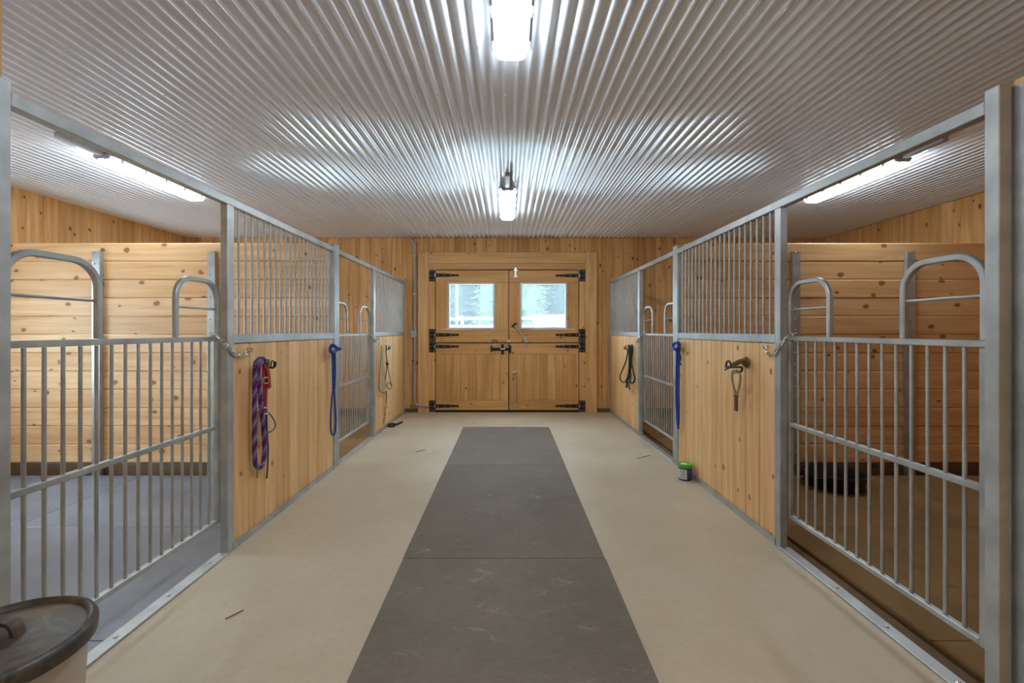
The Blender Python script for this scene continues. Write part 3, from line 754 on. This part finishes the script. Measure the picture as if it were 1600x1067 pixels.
# 2 blue halters at the double posts
def blue(s, O, sc, knot, strands, ring, label):
    t = thing('halter_rope', label, 'halter', pxs(s, O, sc, [strands[-1][0][-1]], .02)[0], 'blue halters hanging at the double posts')
    kp = pxs(s, O, sc, knot, [.03, .06, .08, .05, .04, .07, .05, .03][:len(knot)])
    MB().tube(smooth_path(kp, 6, True), .016, 8, True).obj('knot', 'blue_web', t, True)
    for (pts, r, mt) in strands: cord('strand', t, s, O, sc, pts, .022+r, r, mt)
    cord('hanger_ring', t, s, O, sc, ring, .015, .004, 'zinc', closed=True)
    return t
O, sc = (490, 440), 4.107
blue(-1, O, sc, [(110,420),(125,408),(150,425),(172,428),(150,440),(120,455),(108,440)],
     [([(122,450),(124,560),(126,690)], .012, 'blue_web'), ([(136,450),(137,560),(134,690)], .010, 'blue_web'),
      ([(126,690),(116,760),(110,900),(113,962),(125,985),(138,965),(141,880),(136,760),(132,690)], .009, 'blue_web')],
     [(104,385),(112,370),(120,385),(118,405),(106,405)], 'bright blue halter and looped rope hanging by the panel with the striped rope')
O, sc = (940, 520), 6.67
blue(1, O, sc, [(745,130),(765,108),(800,108),(808,135),(790,165),(765,172),(748,155)],
     [([(785,165),(784,350),(780,600),(786,850),(797,1000)], .0115, 'blue_web'), ([(806,170),(806,350),(803,600),(806,850),(799,1000)], .010, 'blue_web')],
     [(808,110),(818,90),(828,110),(826,150),(812,150)], 'bright blue halter hanging straight by the panel with the brown strap')
tt = [o for o in COL.objects if o.name.startswith('halter_rope')][-1]
cord('buckle', tt, 1, O, sc, [(818,150),(812,210),(824,260),(815,300),(826,335)], .035, .007, 'black_iron')
# 3 pale cords (left, far panel)
O, sc = (570, 520), 6.67
hook(-1, 604.2, 543, 'black iron hook holding the pale hanging cords', .018)
t = thing('rope_bridle', 'pale rope bridle with thin cords hanging from a black hook', 'bridle', base_of(-1, 600, 660))
cord('rein', t, -1, O, sc, [(205,128),(192,180),(188,260),(195,380),(212,500),(222,570),(208,605),(190,585),(184,460),(186,320),(198,200),(208,140)], .045, .010, 'pale_cord')
cord('rein', t, -1, O, sc, [(172,130),(168,260),(155,420),(147,560),(165,612),(212,628),(222,600)], .03, .006, 'grey_cord')
cord('head_cord', t, -1, O, sc, [(218,180),(226,250),(234,320),(222,420),(216,520)], .04, .006, 'black_cord')
cord('head_cord', t, -1, O, sc, [(226,260),(244,390),(268,500),(280,560),(262,588),(236,568),(232,535),(255,515),(275,545)], .045, .005, 'black_cord')
cord('knot', t, -1, O, sc, [(228,310),(240,318),(238,335),(228,330)], .05, .011, 'black_cord', closed=True)
cord('tail_cord', t, -1, O, sc, [(222,600),(226,660),(222,740)], .035, .009, 'grey_cord')
cord('snap', t, -1, O, sc, [(214,760),(222,742),(234,758),(230,778),(218,778)], .03, .005, 'brass', closed=True)
strapf('popper', t, -1, O, sc, [(212,770),(208,850),(196,940)], .02, .022, .005, 'red_web', 'dark red tail strap')
strapf('cheek_strap', t, -1, O, sc, [(190,500),(186,540),(192,590)], .03, .03, .006, 'olive_web')
# 4 black rope (right, far panel)
O, sc = (940, 520), 6.67
hook(1, 981, 543, 'black iron hook holding the black coiled rope', .022)
t = thing('coiled_lead', 'black lead rope hanging in long loops from a hook', 'rope', base_of(1, 984, 612))
cord('loop', t, 1, O, sc, [(275,180),(255,290),(215,390),(192,450),(205,502),(240,512),(268,470),(285,380),(292,250),(298,140)], .04, .010, 'black_cord')
cord('loop', t, 1, O, sc, [(298,140),(318,130),(322,180),(312,300),(330,400),(346,470),(335,515),(308,522),(290,490),(288,380),(300,200)], .05, .0115, 'black_cord')
cord('bundle', t, 1, O, sc, [(285,125),(290,260),(286,400),(270,480),(262,570)], .045, .014, 'black_cord')
cord('bundle', t, 1, O, sc, [(308,130),(306,260),(300,400),(300,470)], .03, .014, 'black_cord')
cord('bundle', t, 1, O, sc, [(305,420),(302,470),(285,520),(290,590)], .055, .011, 'green_cord')
cord('snap', t, 1, O, sc, [(285,590),(300,575),(318,595),(305,615),(290,608)], .04, .006, 'zinc', closed=True)
# 5 brown strap on a round hook (right, near panel)
O, sc = (1100, 540), 8.89
c = side_pt(1, 1166, 566); t = thing('saddle_hook', 'olive brown bridle bracket with a black cradle on the pine panel', 'bracket', c)
MB().rev([(.040, 0), (.036, -.012), (.020, -.03), (.012, -.03)], (W, c.y, c.z), 20, 0).obj('base_disc', 'olive_metal', t, True)
a = pxs(1, O, sc, [(575,220),(520,215),(470,235),(420,262)], [.02,.05,.09,.13])
MB().tube(smooth_path(a, 5), .018, 10).obj('arm', 'olive_metal', t, True)
cord('cradle', t, 1, O, sc, [(305,290),(318,225),(350,215),(372,260),(372,292)], .14, .007, 'black_iron')
cord('cradle', t, 1, O, sc, [(300,292),(380,298),(460,300),(525,300),(520,350),(480,372),(460,340)], [.14,.135,.125,.11,.11,.115,.12], .008, 'black_iron')
cord('tip', t, 1, O, sc, [(292,335),(330,318),(365,300)], .14, .006, 'navy_cord')
t = thing('leather_strap', 'tan webbing loop with a dark brown leather end hanging from the bracket', 'strap', base_of(1, 1150, 642))
strapf('web_loop', t, 1, O, sc, [(430,362),(395,380),(390,460),(415,580),(438,660),(446,700)], [.12,.11,.09,.07,.06,.055], .028, .004, 'olive_web')
strapf('web_loop', t, 1, O, sc, [(430,362),(480,362),(505,400),(500,500),(470,640),(450,700)], [.12,.12,.10,.08,.06,.05], .028, .004, 'olive_web')
MB().sweep(pxs(1, O, sc, [(446,690),(446,905)], .05), [(-.017,-.006),(.017,-.006),(.017,.006),(-.017,.006)], bin=(1,0,0)).obj('leather_end', 'brown_leather', t)
MB().sweep(pxs(1, O, sc, [(446,688),(446,706)], .05), [(-.021,-.009),(.021,-.009),(.021,.009),(-.021,.009)], bin=(1,0,0)).obj('keeper_band', 'dark_leather', t)

# ================================================================== gate chains
def chain(s, pts, label):
    P = smooth_path(pts, 12); t = thing('gate_chain', label, 'chain', P[-1], 'chains holding the stall gates')
    a, r = .023, .0042; prof = []
    for k in range(6): an = PI/2-PI*k/5; prof.append((0, .0105*math.sin(an), a*.55+.0105*math.cos(an)))
    for k in range(6): an = -PI/2-PI*k/5; prof.append((0, .0105*math.sin(an), -a*.55+.0105*math.cos(an)))
    me = MB().tube(prof, r, 6, True).mesh('link', 'chain_steel', True)
    step = .0335; d = 0; acc = 0; i = 0; last = P[0]; n = 0
    tot = sum((b-a_).length for a_, b in zip(P, P[1:])); cnt = int(tot/step)
    pos = 0; seg_i = 0; cum = 0
    for k in range(cnt+1):
        want = k*step
        while seg_i < len(P)-2 and cum+(P[seg_i+1]-P[seg_i]).length < want: cum += (P[seg_i+1]-P[seg_i]).length; seg_i += 1
        q = P[seg_i].lerp(P[seg_i+1], min(1, (want-cum)/max(1e-6, (P[seg_i+1]-P[seg_i]).length)))
        tn = (P[seg_i+1]-P[seg_i]).normalized()
        rot = tn.to_track_quat('Z', 'X') @ __import__('mathutils').Quaternion((0, 0, 1), PI/2*(k % 2)+.3)
        o = link(me, 'link', t); o.matrix_basis = Matrix.Translation(q) @ rot.to_matrix().to_4x4()
    e = P[-1]; MB().tube(smooth_path([(s*(W+.012), e.y, e.z+.004), (s*(W-.02), e.y, e.z+.004), (s*(W-.03), e.y+.004, e.z-.008), (s*(W-.025), e.y, e.z-.016)], 4), .004, 6).obj('eye_hook', 'chain_steel', t, True)
chain(-1, [side_pt(-1, 333, 523, -.045), side_pt(-1, 345, 531, .012), side_pt(-1, 362, 548, .012), side_pt(-1, 371, 555, .015), side_pt(-1, 382, 553, .015), side_pt(-1, 392, 546, .02)], 'steel chain holding the gate next to the striped rope')
chain(1, [side_pt(1, 1240, 522, -.045), side_pt(1, 1230, 527, .012), side_pt(1, 1215, 546, .012), side_pt(1, 1205, 555, .015), side_pt(1, 1199, 551, .015), side_pt(1, 1194, 542, .02)], 'steel chain holding the gate next to the brown strap')
chain(-1, [side_pt(-1, 575.5, 519, -.045), side_pt(-1, 582, 526, .012), side_pt(-1, 587, 532, .015), side_pt(-1, 590, 532, .015), side_pt(-1, 592, 529, .02)], 'steel chain holding the gate next to the pale hanging cords')
chain(1, [side_pt(1, 1007, 519, -.045), side_pt(1, 1000, 526, .012), side_pt(1, 996, 533, .015), side_pt(1, 994, 533, .015), side_pt(1, 992, 530, .02)], 'steel chain holding the gate next to the black coiled rope')

# ================================================================== loose things
# storage bin
bx_, by_, bz, br = -1.485, 1.285, .50, .222
t = thing('storage_bin', 'round pale plastic bin with a dusty black lid', 'bin', (bx_, by_, 0))
MB().rev([(br*.80, 0), (br*.82, .01), (br*.93, bz-.03), (br*.95, bz-.02), (br*.93, bz-.02)], (bx_, by_, 0), 48).obj('body', 'bin_plastic', t, True)
lid = MB().rev([(br*.97, bz-.045), (br*1.02, bz-.045), (br*1.03, bz-.012), (br*1.0, bz), (br*.955, bz+.004), (br*.92, bz-.002), (br*.90, bz-.012), (br*.86, bz-.012), (br*.60, bz+.002), (br*.25, bz+.010), (.004, bz+.012)], (bx_, by_, 0), 64).obj('lid', 'lid_plastic', t, True)
hx, hy = bx_+.005, by_+.015
pts = [(hx-.055, hy, bz+.006), (hx-.045, hy, bz+.035), (hx-.025, hy, bz+.046), (hx+.025, hy, bz+.046), (hx+.045, hy, bz+.035), (hx+.055, hy, bz+.006)]
MB().sweep(smooth_path(pts, 4), [(-.006, -.017), (.006, -.017), (.006, .017), (-.006, .017)], bin=(0, 1, 0)).obj('handle', 'lid_plastic', lid)
# feed tub
fx, fy, fz, fr = 3.05, 4.17, ZS+.02, .262
t = thing('feed_tub', 'low round black rubber feed tub on the brown stall floor', 'tub', (fx, fy, fz))
MB().rev([(fr*.82, 0), (fr*.86, .01), (fr*.97, .12), (fr*1.0, .128), (fr*1.0, .142), (fr*.95, .142), (fr*.90, .12), (fr*.80, .025), (.01, .022)], (fx, fy, fz), 48).obj('pan', 'black_rubber', t, True)
for a in (.4, .4+PI):
    ca, sa = math.cos(a), math.sin(a); c0 = Vector((fx+ca*fr*.98, fy+sa*fr*.98, fz+.12)); tg = Vector((-sa, ca, 0)); out = Vector((ca, sa, 0))
    MB().tube(smooth_path([c0-tg*.06, c0-tg*.04+out*.02, c0+out*.025, c0+tg*.04+out*.02, c0+tg*.06], 4), .008, 8).obj('handle', 'black_rubber', t, True)
# jar with green lid
jx, jy, jr = 1.663, 4.18, .064
t = thing('supplement_jar', 'blue jar with a green lid standing at the foot of the pine panel', 'jar', (jx, jy, 0))
MB().rev([(jr*.9, 0), (jr*.97, .006), (jr*.97, .112), (jr*.92, .122)], (jx, jy, 0), 32).obj('body', 'jar_blue', t, True)
l = MB().rev([(jr*1.0, .118), (jr*1.03, .122), (jr*1.03, .146), (jr*.97, .150), (jr*.9, .148), (.005, .148)], (jx, jy, 0), 32).obj('lid', 'lid_green', t, True)
MB().rev([(jr*.45, .148), (jr*.45, .1505), (.003, .1505)], (jx-.015, jy-.01, 0), 20).obj('lid_sticker', 'lid_cream', l, True)
def wrap(a0, a1, z0, z1, r, n=8):
    mb = MB(); 
    for i in range(n+1):
        a = math.radians(a0+(a1-a0)*i/n)
        for z in (z0, z1):
            for rr in (r, r+.001): mb.v.append((jx+rr*math.cos(a), jy+rr*math.sin(a), z))
    for i in range(n): o = i*4; mb.f += [[o+1, o+5, o+7, o+3], [o, o+2, o+6, o+4], [o+2, o+3, o+7, o+6], [o, o+4, o+5, o+1]]
    mb.f += [[0, 1, 3, 2], [n*4, n*4+2, n*4+3, n*4+1]]
    return mb
lb = wrap(180, 264, .016, .105, jr*.972).obj('label_sheet', 'jar_label', t)
for k, (a0, a1, z) in enumerate(((196, 250, .092), (200, 244, .078), (196, 252, .060), (198, 240, .046), (200, 250, .030))): wrap(a0, a1, z-.003, z+.003, jr*.972+.0012).obj('print_line', 'jar_print', lb)
for k, (a0, a1, z) in enumerate(((276, 322, .088), (278, 330, .080), (280, 318, .062), (276, 312, .046))): wrap(a0, a1, z-.0016, z+.0016, jr*.972).obj('print_line', 'jar_print', t)
wrap(326, 338, .018, .045, jr*.972).obj('print_block', 'jar_label', t)
# black strap lying on the floor
def floor_pt(px, py, z=.0): d = F*(H-z)/(py-CY); return Vector(((px-CX)*d/F, d, z))
t = thing('floor_strap', 'black leather strap lying curled on the concrete below the pale cords', 'strap', floor_pt(617, 664))
pts = smooth_path([floor_pt(604.5, 664.5, .014), floor_pt(609, 666, .012), floor_pt(615, 665.5, .018), floor_pt(618, 663, .022), floor_pt(612, 662.3, .026), floor_pt(606, 663.5, .022)], 5)
MB().tube(pts, .014, 8).obj('coil', 'black_cord', t, True)
pts = smooth_path([floor_pt(616, 664.5, .01), floor_pt(622, 662.4, .01), floor_pt(628.5, 659.6, .008)], 5)
MB().sweep(pts, [(-.014, -.008), (.014, -.008), (.014, .008), (-.014, .008)]).obj('tongue', 'black_cord', t)
def straw(pts, label):
    o = MB().tube(smooth_path([floor_pt(a, b, .004) for a, b in pts], 4), .0028, 5).obj('hay_stem', 'straw', None, True); tag(o, label, 'hay stem', 'stray hay stems on the concrete')
straw([(352, 967), (366, 960), (380, 953)], 'thin hay stem on the concrete close to the bin')
straw([(650, 706), (658, 703.5), (664, 703)], 'thin hay stem on the concrete beside the farthest aisle mat')
straw([(995, 716), (1006, 713.5), (1016, 711)], 'thin hay stem on the concrete near the green-lidded jar')

# ================================================================== outdoors, seen through the panes
gm = MB(); gx = [-70, -20, -8, 0, 8, 20, 70]; gy = [-60, -4, 8.2, 12, 22, 34, 60, 110]
def gz(y): return -.22 if y < 9 else -.22+(y-9)*.085
for y in gy:
    for x in gx: gm.v.append((x, y, gz(y)))
for j in range(len(gy)-1):
    for i in range(len(gx)-1): a = j*len(gx)+i; gm.f.append([a, a+1, a+len(gx)+1, a+len(gx)])
tag(gm.obj('ground', 'pasture'), 'pale rising pasture outside the barn', 'ground', kind='structure')
ym = MB()
for (xa, xb, ya, yb) in ((-14, 14, 7.8, 9.0), (-14, 14, 9.0, 18.0), (-14, -5.6, -4, 7.8)):
    ym.add([(xa, ya, gz(ya)+.02), (xb, ya, gz(ya)+.02), (xb, yb, gz(yb)+.02), (xa, yb, gz(yb)+.02)], [(0, 1, 2, 3)])
tag(ym.obj('bounce_ground', 'bounce_white'), 'unseen white surface added outside to bounce daylight into the barn', 'ground', kind='structure')  # added reflector below the view: brightens ceiling reflections and daylight bounce
fe = thing('paddock_fence', 'white rail fence across the rising pasture outside', 'fence', (0, 22, gz(22)))
fy0 = lambda x: 22+.12*x
pm = MB().box(-.07, .07, -.07, .07, -.1, 1.25, .01).mesh('post', 'fence_white')
for k in range(-7, 8): link(pm, 'post', fe, (k*2.4+.2, fy0(k*2.4), gz(fy0(k*2.4))))
for z in (.35, .72, 1.10):
    for k in range(-7, 7):
        x0, x1 = k*2.4+.2, (k+1)*2.4+.2; p0 = (x0, fy0(x0)-.09, gz(fy0(x0))+z); p1 = (x1, fy0(x1)-.09, gz(fy0(x1))+z)
        MB().sweep([p0, p1], [(-.07, -.02), (.07, -.02), (.07, .02), (-.07, .02)], bin=(0, 1, 0)).obj('rail', 'fence_white', fe)
yp = 20; o = MB().tube([((714-CX)*yp/F, yp, gz(yp)-.1), ((714-CX)*yp/F, yp, 7)], .055, 10).obj('utility_pole', 'pole_grey', None, True)
tag(o, 'tall pale pole outside the pane of the left door leaf', 'pole'); o['label'] = 'tall pale pole standing by the white fence outside'
ys_ = 17.5; sx0, sx1 = (836-CX)*ys_/F, 5.2
sh = thing('shed', 'low pinkish shed with a white roof outside the doors', 'shed', (sx0+1.5, ys_, gz(ys_)))
MB().box(sx0+.1, sx1-.1, ys_, ys_+2.4, gz(ys_)-.1, 1.62).obj('wall', 'shed_wall', sh)
MB().add([(sx0, ys_-.25, 1.55), (sx1, ys_-.25, 1.55), (sx1, ys_+2.6, 1.95), (sx0, ys_+2.6, 1.95), (sx0, ys_-.25, 1.70), (sx1, ys_-.25, 1.70), (sx1, ys_+2.6, 2.10), (sx0, ys_+2.6, 2.10)], [(0,3,2,1),(4,5,6,7),(0,1,5,4),(1,2,6,5),(2,3,7,6),(3,0,4,7)]).obj('roof', 'shed_roof', sh)
MB().box((855-CX)*ys_/F, (873-CX)*ys_/F, ys_-.02, ys_, 1.1, 1.5).obj('window', 'shed_window', sh)
def conifer(x, y, h, rad, mat, label, seed):
    rnd = random.Random(seed); z0 = gz(y)
    t = thing('conifer', label, 'tree', (x, y, z0), 'conifers beyond the fence')
    MB().rev([(.03*h*.5, -.2), (.02*h*.5, h*.5), (.01, h*.97)], (x, y, z0), 8).obj('trunk', 'bark', t, True)
    mb = MB().rev([(rad*.72, .3), (rad*.62, h*.2), (rad*.30, h*.6), (.03, h*.94)], (x, y, z0), 10); nw = int(h*3.2)
    for k in range(nw):
        u = k/nw; z = z0+.25+u*(h-.3); R = rad*(1-u)**.85*(.85+.3*rnd.random()); nb = int(9+10*(1-u))
        for j in range(nb):
            a = 2*PI*(j+rnd.random())/nb; r = R*(.75+.4*rnd.random())+.08; dz = -r*(.22+.22*rnd.random())
            ca, sa = math.cos(a), math.sin(a); px, py = -sa, ca
            segs = 3
            for q in range(segs):
                r0, r1 = r*q/segs, r*(q+1)/segs; wv = r*.17*(1.1-q*.3)*(.7+.6*rnd.random())
                zz0 = z+dz*(q/segs)**1.2; zz1 = z+dz*((q+1)/segs)**1.2
                rm = (r0*.35+r1*.65)
                o = len(mb.v)
                mb.v += [(x+ca*r0, y+sa*r0, zz0), (x+ca*rm+px*wv, y+sa*rm+py*wv, (zz0+zz1)/2-.10*rnd.random()-.03), (x+ca*r1*1.08, y+sa*r1*1.08, zz1), (x+ca*rm-px*wv, y+sa*rm-py*wv, (zz0+zz1)/2-.10*rnd.random()-.03)]
                mb.f += [[o, o+1, o+2], [o, o+2, o+3]]
    mb.obj('foliage', mat, t)
TR = [(-7.4, 31, 12, 2.0, 0, 'dense blue-green conifer on the pole side, away from the pole'), (-3.4, 31, 12, 1.9, 0, 'dense blue-green conifer right behind the pale pole'), (-1.1, 29, 8, 1.35, 1, 'yellow-green young conifer between the pole and the shed'),
      (1.5, 29, 8.5, 1.35, 1, 'yellow-green young conifer at the corner of the shed roof'), (3.9, 31, 12, 1.9, 0, 'dense blue-green conifer right behind the shed'), (7.6, 31, 12, 2.0, 0, 'dense blue-green conifer beyond the far end of the shed')]
TR += [(x, 39, 15, 2.3, 0, 'tall conifer in the back row beyond the white fence') for x in (-10.4, -5.2, 0, 5.2, 10.4)]
TR += [(x, 46, 18, 2.4, 0, 'tall conifer in the back row beyond the white fence') for x in (-7.8, -2.6, 2.6, 7.8)]
for k, (x, y, h, r, lt, lb) in enumerate(TR): conifer(x, y, h, r, 'needles_light' if lt else 'needles_dark', lb, k)
